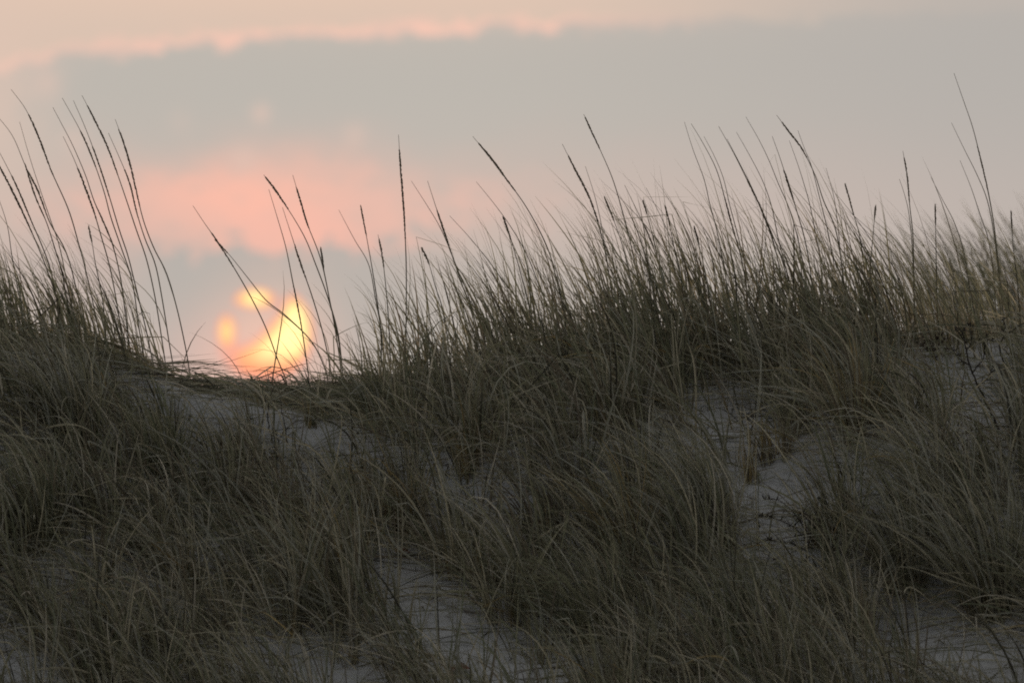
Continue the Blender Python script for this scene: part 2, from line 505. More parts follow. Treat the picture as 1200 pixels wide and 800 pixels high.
# --- slope: anonymous tufts merging into one cover
B = Batch()
cands = []
tries = 0
while len(cands) < 620 and tries < 20000:
    tries += 1
    x = rng.uniform(-4.0, 4.0); y = rng.uniform(37.3, 41.1)
    px, py = chart(np.array([x, y, float(terrain(x, y))]))
    if sandmask(np.array([px]), np.array([py]))[0] > 0.3: continue
    if any((x - a) ** 2 + (y - b) ** 2 < 0.105 ** 2 for a, b in cands): continue
    cands.append((x, y))
for (x, y) in cands:
    low = np.clip((YC - y) / 3.0, 0, 1)
    n = int(rng.integers(35, 70))
    L = rng.uniform(0.30, 0.58)
    if x < -1.1: L *= 0.85
    P = tussock_pts(x, y, n, L, 0.045 + 0.04 * rng.random(), lean=rng.uniform(0.35, 1.1), droop=rng.uniform(0.2, 1.2))
    P = P[cull(P, 'low')]
    if len(P) > 3: B.add(*tussock_mesh(P))
# loose single blades between the tufts, windswept
N = 4600
x = rng.uniform(-4.0, 4.0, N); y = rng.uniform(37.2, 41.2, N)
roots = ground_pts(x, y)
d0 = np.stack([-0.35 + 0.3 * rng.normal(size=N), 0.25 * rng.normal(size=N) - 0.1, 0.9 + 0 * x], 1)
bd = np.stack([-1.0 + 0.7 * rng.normal(size=N), 0.5 * rng.normal(size=N) - 0.2, -0.9 * rng.random(N)], 1)
P = make_blades(roots, d0, rng.uniform(0.15, 0.5, N), bd, power=0.8 + rng.random(N), kink=0.2)
P = P[cull(P, 'low')]
B.add(*tussock_mesh(P, (0.0028, 0.0028)))
# broad pale dead blades lying loose on top
N = 900
x = rng.uniform(-2.7, 2.7, N); y = rng.uniform(37.3, 40.95, N)
roots = ground_pts(x, y); roots[:, 2] += 0.06 + 0.12 * rng.random(N)
fl = 2.2 * vnoise(x, y, 0.45) + 0.9 * rng.normal(size=N)
d0 = np.stack([-np.cos(fl), -np.sin(fl), 0.9 * rng.random(N) - 0.1], 1)
P = make_blades(roots, d0, rng.uniform(0.12, 0.42, N), rng.normal(size=(N, 3)) * .5 + [0, -.3, -.9], power=1.0 + rng.random(N), kink=0.35, wig=0.2, clear=0.05 + 0.06 * rng.random((N, 1)))
P = P[cull(P, 'low')]
n = len(P)
B.add(*ribbons(P, 0.005 + 0.005 * rng.random(n), pick(n, {'pale': 3, 'straw': 5, 'grey': 5, 'gold': 2})))
# long fallen blades combed over one another into a mat
N = 9500
x = rng.uniform(-4.0, 4.0, N); y = rng.uniform(37.2, 41.1, N)
roots = ground_pts(x, y); roots[:, 2] += 0.01 + 0.05 * rng.random(N)
fl = 2.2 * vnoise(x, y, 0.45) + 0.55 * rng.normal(size=N)          # flow direction wanders over the slope
wildness = sstep(-x, 0.9, 1.8) * sstep(YC - y, 0.8, 1.8)
fl = fl + wildness * rng.normal(size=N) * 1.8
d0 = np.stack([-np.cos(fl), -np.sin(fl) - 0.15, 0.55 * rng.random(N) + 0.1], 1)
bd = np.stack([0.4 * rng.normal(size=N), -0.25 - 0.5 * rng.random(N), -0.5 - 0.9 * rng.random(N)], 1)
P = make_blades(roots, d0, rng.uniform(0.2, 0.62, N), bd, power=0.8 + rng.random(N), kink=0.32, wig=0.16, clear=0.015 + 0.04 * rng.random((N, 1)))
P = P[cull(P, 'low')]
B.add(*tussock_mesh(P, (0.0032, 0.0044), {'olive': 24, 'green': 8, 'straw': 24, 'grey': 22, 'brown': 14, 'dark': 4, 'pale': 5}))
o = B.build('slope_grass', m_grass)
tag(o, 'tangled olive and grey marram grass covering the shaded dune slope', 'grass', kind='stuff')

# --- thatch: dead blades lying on the sand and over each other
B = Batch()
N = 15500
x = rng.uniform(-4.0, 4.0, N); y = rng.uniform(37.2, 41.25, N)
keep = rng.random(N) < (0.35 + 0.65 * clump_field(x, y, 0.4))
x, y = x[keep], y[keep]; n = len(x)
roots = ground_pts(x, y); roots[:, 2] += 0.004 + 0.05 * rng.random(n) ** 2
ang = rng.normal(size=n) * 0.75 + np.where(rng.random(n) < 0.75, np.pi, 0) + 0.30
d0 = np.stack([np.cos(ang), np.sin(ang) * 0.9, -0.15 + 0.25 * rng.random(n)], 1)
bd = rng.normal(size=(n, 3)) * np.array([0.5, 0.5, 0.15]) + np.array([0, -0.2, -0.25])
P = make_blades(roots, d0, rng.uniform(0.10, 0.55, n), bd, power=1.2, kink=0.25, wig=0.14)
P = P[cull(P, False, 0.35, 0.97, 0.55)]
n = len(P)
B.add(*ribbons(P, 0.003 + 0.004 * rng.random(n) ** 2, pick(n, {'straw': 22, 'grey': 22, 'brown': 26, 'olive': 12, 'dark': 16, 'pale': 5})))
# flattened bundles lying along the bare saddle of the crest
N = 2300
x = rng.uniform(-1.45, 0.9, N); y = YC - 0.05 - np.abs(rng.normal(size=N)) * 0.2 + 0.08
roots = ground_pts(x, y); roots[:, 2] += 0.003 + 0.02 * rng.random(N)
sg = np.where(rng.random(N) < 0.8, -1.0, 1.0)
d0 = np.stack([sg, 0.22 * rng.normal(size=N), 0.06 * rng.normal(size=N) + 0.03], 1)
P = make_blades(roots, d0, rng.uniform(0.2, 0.5, N), rng.normal(size=(N, 3)) * np.array([.1, .3, .08]), kink=0.06, wig=0.08)
B.add(*ribbons(P, 0.0025 + 0.002 * rng.random(N), pick(N, {'brown': 45, 'straw': 14, 'grey': 12, 'dark': 20, 'olive': 12})))
o = B.build('dead_straw', m_straw)
tag(o, 'fallen grey brown straw matted flat over the sand', 'straw', kind='stuff')

# crumbs of plant litter on the bare sand
B = Batch()
N = 9000
x = rng.uniform(-2.6, 2.6, N); y = rng.uniform(37.3, 41.0, N)
keep = rng.random(N) < clump_field(x + 7, y, 0.12) ** 2
x, y = x[keep], y[keep]; n = len(x)
roots = ground_pts(x, y); roots[:, 2] += 0.003
ang = rng.random(n) * 2 * np.pi
d0 = np.stack([np.cos(ang), np.sin(ang), 0.25 * rng.random(n)], 1)
P = make_blades(roots, d0, rng.uniform(0.008, 0.05, n), rng.normal(size=(n, 3)) * 0.5, K=4, wig=0.3, clear=0.002)
B.add(*ribbons(P, 0.002 + 0.004 * rng.random(n) ** 2, pick(n, {'dark': 50, 'brown': 30, 'grey': 12, 'straw': 5})))
o = B.build('plant_litter', m_straw)
tag(o, 'dark crumbs of broken stems scattered on the bare sand', 'litter', kind='stuff')

# --- blurred grass on the farther dune
B = Batch()
N = 4200
x = rng.uniform(0.9, 5.6, N); y = 52.6 + rng.normal(size=N) * 0.55
w_ = rng.random(N) < sstep(x, 1.5, 2.5) * (0.4 + 0.6 * clump_field(x, y, 0.35))
x, y = x[w_], y[w_]; n = len(x)
roots = ground_pts(x, y)
d0 = np.stack([-0.15 + 0.14 * rng.normal(size=n), 0.1 * rng.normal(size=n), np.ones(n)], 1)
P = make_blades(roots, d0, rng.uniform(0.25, 0.66, n), lean_vec(n, 1.1), power=1.2, K=7)
n = len(P)
B.add(*ribbons(P, 0.0045 + 0.005 * rng.random(n), pick(n, {'olive': 30, 'green': 30, 'straw': 4, 'grey': 10, 'brown': 10, 'dark': 20}) * 0.85))
o = B.build('distant_grass', m_grass)
tag(o, 'soft blurred grass standing on the farther dune at the right', 'grass', kind='stuff')

# ------------------------------------------------------------------ the sun's disc behind gaps in the cloud
SD = 4000.0
sun_pos = CAM + np.array(sd) * SD
me = bpy.data.meshes.new('sun')
import bmesh
bm = bmesh.new(); bmesh.ops.create_uvsphere(bm, u_segments=64, v_segments=32, radius=SD * math.tan(R(0.265))); bm.to_mesh(me); bm.free()
for p in me.polygons: p.use_smooth = True
sun = bpy.data.objects.new('sun', me); col.objects.link(sun); sun.location = tuple(sun_pos)
ms = bpy.data.materials.new('sun_through_cloud'); ms.use_nodes = True
nt = ms.node_tree; nt.nodes.clear()
gtc = nt.nodes.new('ShaderNodeTexCoord').outputs['Object']
sp = nt.nodes.new('ShaderNodeSeparateXYZ'); nt.links.new(gtc, sp.inputs[0])
kk = 180 / math.pi / 0.0045 / SD
sx = E(nt, sp.outputs[0]) * kk; sy = E(nt, sp.outputs[2]) * (-kk)      # disc radius is about 59 units
wob = noise(nt, gtc, 0.16, 4.0, 0.6) - 0.5
sxx = sx + wob * 10.0; syy = sy - wob * 8.0
g1 = gauss(sxx, syy, -10, -38, 23, 12, 0.05)
g2 = gauss(sxx, syy, -44, -1, 13, 21, 0.0)
g3 = gauss(sxx, syy, 41, -20, 15, 27, 0.0)
g4 = gauss(sxx, syy, 31, 10, 29, 28, -0.6)
g5 = gauss(sxx, syy, 8, 32, 38, 22, -0.2)
g6 = gauss(sxx, syy, -26, 30, 24, 16, 0.3)
tot = g1 * 1.55 + g2 * 1.15 + g3 * 1.45 + g4 * 1.35 + g5 * 1.25 + g6 * 0.3
rr = (sx * sx + sy * sy)._m('SQRT')
alpha = (tot.smooth(0.42, 0.80)._m('MAXIMUM', sy.smooth(4, 34) * 0.55)) * rr.smooth(60.5, 54.0)
core = tot.smooth(0.5, 1.1) * rr.smooth(61, 46)
cs = cmix(nt, (1.0, 0.34, 0.25), (1.25, 0.74, 0.30), core)
cs = cmix(nt, cs, (1.5, 1.2, 0.50), tot.smooth(1.0, 1.6) * rr.smooth(58, 42))
cs = cmix(nt, cs, (1.15, 0.36, 0.19), sy.smooth(12, 50) * 0.9)
em = nt.nodes.new('ShaderNodeEmission'); nt.links.new(cs, em.inputs[0]); em.inputs[1].default_value = 1.0
tb = nt.nodes.new('ShaderNodeBsdfTransparent')
mxs = nt.nodes.new('ShaderNodeMixShader'); nt.links.new(alpha.s, mxs.inputs[0])
geo = nt.nodes.new('ShaderNodeNewGeometry')
nt.links.new(tb.outputs[0], mxs.inputs[1])
mb = nt.nodes.new('ShaderNodeMixShader'); nt.links.new(geo.outputs['Backfacing'], mb.inputs[0])
nt.links.new(em.outputs[0], mxs.inputs[2])
nt.links.new(mxs.outputs[0], mb.inputs[1]); nt.links.new(tb.outputs[0], mb.inputs[2])
om = nt.nodes.new('ShaderNodeOutputMaterial'); nt.links.new(mb.outputs[0], om.inputs[0])
ms.cycles.emission_sampling = 'NONE'
me.materials.append(ms)
tag(sun, 'low yellow orange sun glowing through gaps in the cloud just above the dune', 'sun')

# ------------------------------------------------------------------ seed stalks on the skyline
def tube(P, r, sides=6):
    """P (K,3), r (K,) -> verts, quads"""
    P = np.asarray(P, float); K = len(P)
    T = norm(np.gradient(P, axis=0))
    ref = np.array([0.3, 1.0, 0.1]); A = norm(np.cross(T, ref)); Bn = np.cross(T, A)
    a = np.arange(sides) * 2 * np.pi / sides
    V = P[:, None, :] + (A[:, None, :] * np.cos(a)[None, :, None] + Bn[:, None, :] * np.sin(a)[None, :, None]) * np.asarray(r).reshape(-1, 1, 1)
    V = V.reshape(-1, 3)
    F = []
    for k in range(K - 1):
        for s in range(sides):
            t = (s + 1) % sides
            F.append((k * sides + s, k * sides + t, (k + 1) * sides + t, (k + 1) * sides + s))
    return V, np.array(F)

def resample(P, n):
    """smooth curve through the points (Catmull-Rom), n samples by arc length"""
    P = np.asarray(P, float)
    Q = np.vstack([2 * P[0] - P[1], P, 2 * P[-1] - P[-2]])
    out = []
    for i in range(len(P) - 1):
        p0, p1, p2, p3 = Q[i:i + 4]
        for t in np.linspace(0, 1, 12, endpoint=False):
            out.append(0.5 * ((2 * p1) + (-p0 + p2) * t + (2 * p0 - 5 * p1 + 4 * p2 - p3) * t * t + (-p0 + 3 * p1 - 3 * p2 + p3) * t ** 3))
    out.append(P[-1]); out = np.array(out)
    s = np.concatenate([[0], np.cumsum(np.linalg.norm(np.diff(out, axis=0), axis=1))])
    q = np.linspace(0, s[-1], n)
    return np.stack([np.interp(q, s, out[:, k]) for k in range(3)], 1), s[-1]

def jitter_cols(n, base, k=0.25): return np.array(base) * (1 - k + 2 * k * rng.random((n, 1)))

def seed_head(P, rmax):
    """slender spike: many small pointed spikelets pressed along the axis. P runs tip -> base"""
    Pc, L = resample(P, 40)
    nsp = int(max(60, L / 0.0009))
    Vs, Fs, Cs, n0 = [], [], [], 0
    T = norm(np.gradient(Pc, axis=0))
    for i in range(nsp):
        u = rng.random(); k = min(int(u * 39), 38); f = u * 39 - k
        p = Pc[k] * (1 - f) + Pc[k + 1] * f
        t = -T[k]
        prof = rmax * (0.25 + 0.75 * math.sin(math.pi * min(1, u ** 0.75 * 0.98 + 0.02)) ** 0.8)
        a = rng.random() * 2 * math.pi
        s1 = norm(np.cross(t, [0.2, 1, 0.3])); s2 = np.cross(t, s1)
        o = s1 * math.cos(a) + s2 * math.sin(a)
        ln = 0.009 + 0.008 * rng.random(); wd = 0.0011 + 0.0006 * rng.random()
        c0 = p + o * prof * 0.25
        ax = norm(t + o * 0.12)
        q = np.cross(ax, o)
        ring = [c0, c0 + ax * ln * .45 + o * (prof * .5 + wd), c0 + ax * ln * .45 + q * wd * 1.3, c0 + ax * ln * .45 - o * wd * 0.3, c0 + ax * ln * .45 - q * wd * 1.3, c0 + ax * ln]
        Vs.append(np.array(ring))
        for (a_, b_, c_) in ((0, 1, 2), (0, 2, 3), (0, 3, 4), (0, 4, 1), (5, 2, 1), (5, 3, 2), (5, 4, 3), (5, 1, 4)):
            Fs.append((n0 + a_, n0 + b_, n0 + c_))
        Cs.append(np.repeat(jitter_cols(1, (0.23, 0.18, 0.115), 0.4), 6, 0)); n0 += 6
    return np.concatenate(Vs), np.array(Fs), np.concatenate(Cs)

G_ST = 'seed stalks standing above the crest grass'
def stalk(pts, head, label, depth=0.0, thick=1.0, leaf=True):
    """pts: chart positions tip first; head: (start,end) as a share of the traced length, or None"""
    y0 = YC + depth
    n = len(pts)
    P = np.array([at(px, py, y0 + 0.10 * (1 - i / max(n - 1, 1)) ** 1.5 * (1 if (n % 2) else -1)) for i, (px, py) in enumerate(pts)])
    # carry the stem down, nearly upright, to the sand
    e = P[-1]; dirv = norm(P[-1] - P[-2]); dirv = norm(dirv + np.array([0, 0, -0.7])); q = e.copy()
    for _ in range(80):
        if q[2] <= float(terrain(q[0], q[1])) - 0.01: break
        q = q + dirv * 0.02
        dirv = norm(dirv + np.array([0, 0, -0.05]))
    if np.linalg.norm(q - e) > 0.01: P = np.vstack([P, (e + q) / 2, q])
    C, L = resample(P, 46)
    base = C[-1].copy(); base[2] = float(terrain(base[0], base[1]))
    root = empty('grass_stalk', base)
    tag(root, label, 'grass stalk', G_ST)
    u = np.linspace(0, 1, 46)
    rad = (0.0008 + 0.0015 * np.minimum(u / 0.45, 1)) * thick
    V, F = tube(C, rad, 5)
    cc = np.repeat(np.linspace(0, 1, 46), 5)[:, None]
    colr = np.array([0.17, 0.145, 0.095]) * (1 - cc) + np.array([0.24, 0.20, 0.12]) * cc
    link_mesh('stem', V, F, m_stem, root, colr * (0.8 + 0.4 * rng.random()))
    if head:
        tl = sum(np.hypot(*(np.array(pts[i + 1]) - pts[i])) for i in range(len(pts) - 1)) * 41 * KPX / L
        i0 = int(head[0] * tl * 45); i1 = max(i0 + 4, int(head[1] * tl * 45))
        Vh, Fh, Ch = seed_head(C[i0:i1 + 1], (0.0024 + 0.0012 * rng.random()) * thick * (head[2] if len(head) > 2 else 1.0))
        link_mesh('seed_head', Vh, Fh, m_seed, root, Ch, smooth=False)
    if leaf:
        nl = int(rng.integers(1, 3))
        for _ in range(nl):
            k = int(rng.integers(28, 42)); p = C[k]
            d0 = norm(C[k - 2] - C[k]) + np.array([rng.normal() * .12, rng.normal() * .12, 0])
            Pl = make_blades(p[None], d0[None], [rng.uniform(.15, .35)], np.array([[-0.5 - 0.7 * rng.random(), rng.normal() * .4, -0.5 * rng.random()]]), 1.2)
            Vl, Fl, Cl = ribbons(Pl, np.array([0.0035]), pick(1, {'olive': 1, 'green': 1}))
            link_mesh('leaf', Vl, Fl, m_grass, root, Cl)
    return root

ST = [
 ([(13,105),(30,128),(45,160),(60,200),(80,245),(92,285),(100,315),(108,350),(115,385),(121,420)], (.13,.36), 'tall stalk at far left whose slim seed head sits well below its bare pointed tip', 0.0),
 ([(62,126),(72,145),(85,170),(100,205),(110,235),(122,262),(133,290),(142,330),(147,370),(152,410)], (.45,.62,.8), 'stalk starting the close left fan, tip just left of its two tallest neighbours', .1),
 ([(74,160),(86,185),(98,215),(110,248),(118,275),(128,310),(136,350),(144,400)], (.2,.45), 'shorter stalk hanging inside the left fan with a rough dark seed head', -.1),
 ([(73,115),(95,155),(110,190),(122,225),(130,255),(142,290),(155,330),(163,385),(170,430)], (.15,.3,.7), 'thin stalk second in the close left fan, bare hair like tip', .05),
 ([(86,118),(100,150),(115,190),(128,230),(140,270),(150,300),(160,340),(172,390),(180,430)], (.2,.4,.7), 'smooth straight stalk in the middle of the close left fan', -.05),
 ([(96,112),(108,135),(125,170),(138,205),(150,240),(160,270),(172,305),(182,350),(190,400),(195,435)], (.06,.32,.8), 'tallest stalk of the close left fan, reaching highest over the grey cloud', 0.),
 ([(127,156),(140,185),(152,215),(160,248),(170,280),(182,310),(190,350),(198,400),(203,430)], (.2,.4,.8), 'faint thin stalk just left of the outermost stalk of the left fan', .12),
 ([(135,140),(144,165),(153,195),(160,225),(168,258),(180,290),(195,320),(207,360),(217,405),(222,435)], (.05,.35,.9), 'outermost right stalk of the left fan, arching over the pale sky beside the sun', 0.),
 ([(-4,135),(15,160),(30,195),(45,225),(58,260),(75,290),(85,320),(95,365),(103,400)], (.3,.5,1.1), 'long stalk entering at the left edge with a thick brown seed head low down', .1),
 ([(-4,172),(18,215),(35,255),(50,290),(60,320),(70,370)], (.2,.5,.9), 'thin stalk at the left edge between two thicker dark seed heads', -.1),
 ([(-10,180),(2,200),(15,225),(27,250),(45,290),(60,330),(75,380),(82,420)], (.08,.42,1.5), 'stalk with the thickest and darkest seed head, against the left edge', 0.),
 ([(23,143),(35,185),(48,225),(60,260),(70,290),(80,340),(88,390)], None, 'very faint hair thin stalk behind the tall far left stalk', .6),
 ([(30,195),(42,232),(55,262),(67,300),(80,340),(90,385)], (.02,.35,1.0), 'short stalk low among the far left seed heads, its head nearly upright', -.15),
 ([(104,267),(108,285),(112,310),(120,350),(125,400)], (.02,.2,1.2), 'short stubby stalk with a blunt top in the gap of the left fan', 0.),
 ([(-6,220),(8,262),(14,300),(22,345),(30,390)], None, 'bare broken stalk low at the left edge', .05),
 ([(226,241),(240,262),(254,282),(275,315),(295,350),(312,385),(325,420),(335,445)], (.18,.4,.9), 'leaning stalk left of the sun with its thin tip over the pink cloud', .05),
 ([(254,283),(270,300),(290,325),(312,352),(335,370),(365,400),(380,430)], (0,.12,.8), 'stalk crossing diagonally in front of the top of the sun', -.05),
 ([(309,205),(322,222),(342,252),(358,280),(370,310),(383,345),(395,385),(400,420),(402,450)], (.03,.22,1.1), 'bent stalk above the sun with a plump arching seed head', 0.),
 ([(315,222),(325,255),(335,290),(343,330),(350,365),(356,400),(362,445)], (.55,.8,.7), 'smooth thin stalk that drops through the right side of the sun', .08),
 ([(343,205),(351,232),(360,262),(373,295),(380,320),(388,360),(397,400),(402,445)], (.08,.28,1.0), 'tallest stalk right of the sun, seed head upright over the pink cloud', -.05),
 ([(331,243),(343,280),(352,308),(365,345),(377,385),(385,420),(390,450)], (.25,.45,1.0), 'fine tipped stalk over the sun with a dark bulge at mid height', .1),
 ([(376,292),(382,330),(390,370),(398,420)], (.02,.2,.8), 'short straight stalk right beside the sun', 0.),
 ([(397,246),(415,280),(432,310),(440,350),(447,390)], None, 'bare slanting stalk between the sun and the lone upright stalk', .06),
 ([(423,243),(430,280),(437,320),(443,360),(447,400),(445,460)], (.02,.18,.7), 'thin upright stalk with a short head, crossing the bare slanting one', -.1),
 ([(443,275),(448,300),(452,335),(455,370),(457,410)], (.1,.35,1.0), 'small stalk with a dark knot of seed near its tip', .1),
 ([(467,158),(469,190),(472,230),(474,260),(476,310),(476,360),(475,420),(473,470)], (.08,.42,1.0), 'lone tall vertical stalk standing straight up over the pale sky', -.1),
 ([(482,212),(500,240),(515,265),(527,292),(538,320),(550,350),(562,400),(575,440)], None, 'bare stalk leaning just right of the lone vertical stalk', .05),
 ([(501,212),(510,240),(520,270),(530,300),(542,335),(555,370),(565,410)], (.2,.5,1.1), 'stalk with a long dark seed head joining a bare leaning stalk below', 0.),
 ([(527,253),(550,278),(572,305),(590,330),(605,350),(620,380)], None, 'very slanted bare stalk low beneath the big arching stalk', .1),
 ([(495,292),(503,310),(510,335),(518,360),(525,400)], (.0,.25,1.3), 'short stalk with a blunt club shaped head in the low grass', 0.),
 ([(554,160),(575,185),(595,212),(615,240),(632,270),(645,300),(655,340),(665,380),(672,420)], (.06,.3,1.25), 'big stalk arching far left with a thick brown seed head at centre', -.05),
 ([(558,213),(580,240),(600,268),(618,300),(632,335),(645,370)], None, 'bare curved stalk under and left of the big arching stalk', .12),
 ([(590,255),(600,285),(610,320),(620,360)], (.0,.3,1.1), 'short stalk with an oval head below the big arching stalk', 0.),
 ([(659,169),(672,195),(690,230),(702,265),(710,300),(718,350),(725,400)], (.1,.5,1.2), 'sturdy dark stalk beside the central high stalk, thick where it meets the grass', 0.),
 ([(684,134),(695,158),(703,175),(718,210),(730,250),(740,290),(750,340),(758,390)], (.04,.2,.8), 'highest stalk at the centre of the skyline, slightly curved', -.05),
 ([(686,195),(697,230),(705,265),(712,310),(720,360)], None, 'thin bare stalk between the sturdy dark stalk and the central high one', .1),
 ([(732,217),(748,250),(762,280),(775,320),(785,360)], (.4,.6,.8), 'leaning stalk right of the central high stalk', .0),
 ([(757,220),(775,255),(790,290),(800,330),(808,370)], None, 'bare leaning stalk halfway between the central and the right hand clump', .08),
 ([(709,233),(718,255),(727,280),(735,310),(742,350)], (.0,.3,1.2), 'short stalk with a dark oval head in front of the central high stalk', -.1),
 ([(754,237),(762,265),(770,300),(778,345)], (.0,.2,.9), 'small dark tipped stalk among leaning blades right of centre', .05),
 ([(780,243),(785,265),(792,300),(800,340)], (.0,.3,.8), 'small upright stalk left of the right hand clump', .0),
 ([(814,268),(820,290),(828,330),(834,370)], (.0,.25,1.1), 'low stalk with a dark blunt head under the right hand fan', -.05),
 ([(802,143),(812,175),(825,210),(832,240),(840,270),(848,310),(855,360)], None, 'leftmost tall stalk of the right hand fan, steep and bare', .0),
 ([(810,145),(825,170),(840,200),(850,235),(858,265),(868,300),(875,340)], (.5,.8,.8), 'second tall stalk of the right hand fan, more slanted than its left neighbour', .05),
 ([(825,160),(838,185),(848,210),(855,240),(863,270),(875,320)], None, 'faint stalk third in the right hand fan', .12),
 ([(842,148),(860,180),(875,210),(890,240),(905,275),(918,310),(925,350)], (.35,.6,.9), 'long slanted stalk in the middle of the right hand fan', -.05),
 ([(852,163),(866,190),(882,222),(896,255),(908,290),(916,330)], (.5,.8,.9), 'stalk close against the right side of the long slanted middle one', .03),
 ([(863,155),(880,185),(895,215),(905,245),(912,280),(922,320)], None, 'thin curved stalk right of the slanted pair in the fan', .1),
 ([(874,137),(890,165),(902,190),(912,215),(925,245),(935,280),(945,330)], None, 'high bare stalk of the right hand fan left of its forked neighbour', .0),
 ([(910,135),(925,155),(940,175),(955,205),(965,235),(978,265),(985,300),(990,340),(995,390)], (.06,.25,.9), 'tall bent stalk with a knot near its tip, rightmost of the high fan', -.05),
 ([(905,160),(914,185),(922,210),(933,245),(943,280),(950,320)], (.3,.55,1.1), 'stalk with a dark thick middle below the high bare stalk', .0),
 ([(935,153),(943,175),(951,195),(960,230),(972,280),(980,330)], None, 'thin stalk crossing behind the tall bent one', .15),
 ([(925,165),(934,190),(942,215),(949,240),(955,270),(962,310)], None, 'thin stalk inside the fork under the tall bent one', .06),
 ([(968,197),(977,230),(982,265),(985,300),(990,350)], None, 'small faint stalk just right of the tall bent one', .1),
 ([(991,218),(1000,250),(1007,275),(1012,310),(1018,350)], (.0,.3,.8), 'short leaning stalk in the dip right of the high fan', .0),
 ([(1026,243),(1024,265),(1021,300),(1019,340),(1020,380)], (.0,.15,.9), 'straight stalk that tilts slightly right, unlike all the others', -.05),
 ([(1118,86),(1128,115),(1140,150),(1150,190),(1158,225),(1165,265),(1170,310),(1175,360)], (.35,.55,.6), 'highest stalk of all, far right, its tip over plain grey sky', -.1),
 ([(1115,144),(1130,175),(1145,205),(1157,235),(1165,275),(1170,320)], None, 'shorter stalk meeting the highest far right stalk at its foot', -.05),
 ([(1125,188),(1138,220),(1148,250),(1158,280),(1164,320)], None, 'third and lowest stalk of the far right group', .0),
 ([(1058,177),(1063,205),(1066,240),(1070,280),(1071,340),(1072,400)], (.05,.3,.7), 'nearly vertical stalk in the gap before the far right group', -.1),
 ([(1054,210),(1060,228),(1065,250),(1069,290)], None, 'small stalk touching the nearly vertical one on its left', -.05),
 ([(1091,208),(1105,235),(1118,260),(1128,290),(1135,330)], None, 'thin slanting stalk just left of the far right group', .0),
 ([(1185,250),(1187,285),(1192,330),(1196,380)], (.0,.2,.8), 'short vertical stalk near the right edge', -.1),
 ([(1096,242),(1097,300),(1098,350),(1100,400)], (.0,.15,.8), 'short vertical stalk before the blurred grass of the farther dune', -.1),
]
for pts, head, label, dep in ST:
    stalk(pts, head, label, dep, thick=1.0 if head else 0.85)

# ------------------------------------------------------------------ tufts one can pick out on the slope
def hit(px, py):
    yy = np.linspace(36.5, 43.5, 1401)
    P = np.array([at(px, py, 1.0)]) - CAM
    pts = CAM + P * yy[:, None]
    below = pts[:, 2] < terrain(pts[:, 0], pts[:, 1])
    i = int(np.argmax(below)) if below.any() else 900
    return pts[i, 0], pts[i, 1]

G_TU = 'marram tufts on the dune slope'
TU = [  # px, py (foot), blades, length, spread, lean, droop, palette key, label
 (478, 628, 90, .42, .035, .5, 1.2, 'gold', 'tuft with bright tan upright stem bases left of centre on the mid slope'),
 (545, 560, 60, .35, .03, .5, .9, 'gold', 'small tan based tuft just under the pale diagonal sand bench'),
 (735, 665, 90, .50, .04, .9, .8, 'gold', 'tuft with golden stem bases in the middle right of the slope'),
 (640, 640, 80, .42, .04, .9, 1.1, 'brown', 'brownish tuft between two golden based tufts'),
 (408, 690, 80, .38, .035, .3, .7, 'gold', 'straw coloured tuft at the upper left end of the low sand patch'),
 (280, 545, 50, .16, .03, .2, .2, 'brown', 'short stubbly brown tuft on the bench below the sun'),
 (365, 500, 60, .26, .03, .5, .5, 'olive', 'green tuft on the upper sand bench just right below the sun'),
 (440, 495, 70, .30, .05, .9, .9, 'olive', 'low spreading tuft at the right end of the upper sand bench'),
 (880, 565, 90, .36, .04, .5, .8, 'straw', 'pale tuft standing between the two right hand sand patches'),
 (840, 640, 130, .55, .06, 1.3, .6, 'grey', 'large windswept tuft below the right hand sand patch'),
 (905, 540, 60, .30, .06, 1.4, 1.4, 'brown', 'flattened brown tuft on the edge of the right hand sand'),
 (1000, 515, 80, .45, .04, .5, .6, 'gold', 'yellowish upright tuft right of the right hand sand'),
 (1160, 720, 150, .62, .07, 1.2, .5, 'grey', 'big overhanging tuft above the lower right sand patch'),
 (1060, 690, 120, .52, .06, 1.2, .6, 'grey', 'combed grey tuft left of the big overhanging one'),
 (1010, 745, 90, .34, .04, .5, .8, 'straw', 'short pale tuft at the left tip of the lower right sand'),
 (1110, 610, 120, .50, .06, 1.6, .7, 'grey', 'wide grey tuft swept flat across the right slope'),
 (960, 640, 90, .42, .05, 1.2, .7, 'olive', 'olive tuft beside the dark dead weed on the right slope'),
 (190, 560, 110, .40, .05, .8, 1.0, 'olive', 'tuft at the right foot of the dense left mound'),
 (90, 520, 140, .45, .06, .9, .8, 'grey', 'dense grey tuft on the shoulder of the left mound'),
 (40, 640, 110, .45, .06, .8, .9, 'olive', 'dark olive tuft low on the left mound'),
 (215, 690, 90, .36, .05, .6, 1.3, 'straw', 'pale curling tuft in the lower left of the slope'),
 (330, 640, 100, .40, .05, .7, 1.2, 'brown', 'rusty brown tuft left of the tan based one'),
 (130, 775, 80, .32, .05, .9, 1.0, 'grey', 'sparse tuft near the bottom left corner sand'),
 (700, 760, 110, .48, .06, 1.0, .9, 'olive', 'dark drooping tuft right of the low sand patch'),
 (860, 760, 120, .50, .06, 1.1, .8, 'olive', 'shadowy tuft at the bottom between the two low sand patches'),
 (570, 690, 70, .36, .04, .8, 1.3, 'straw', 'bleached drooping tuft over the upper edge of the low sand patch'),
]
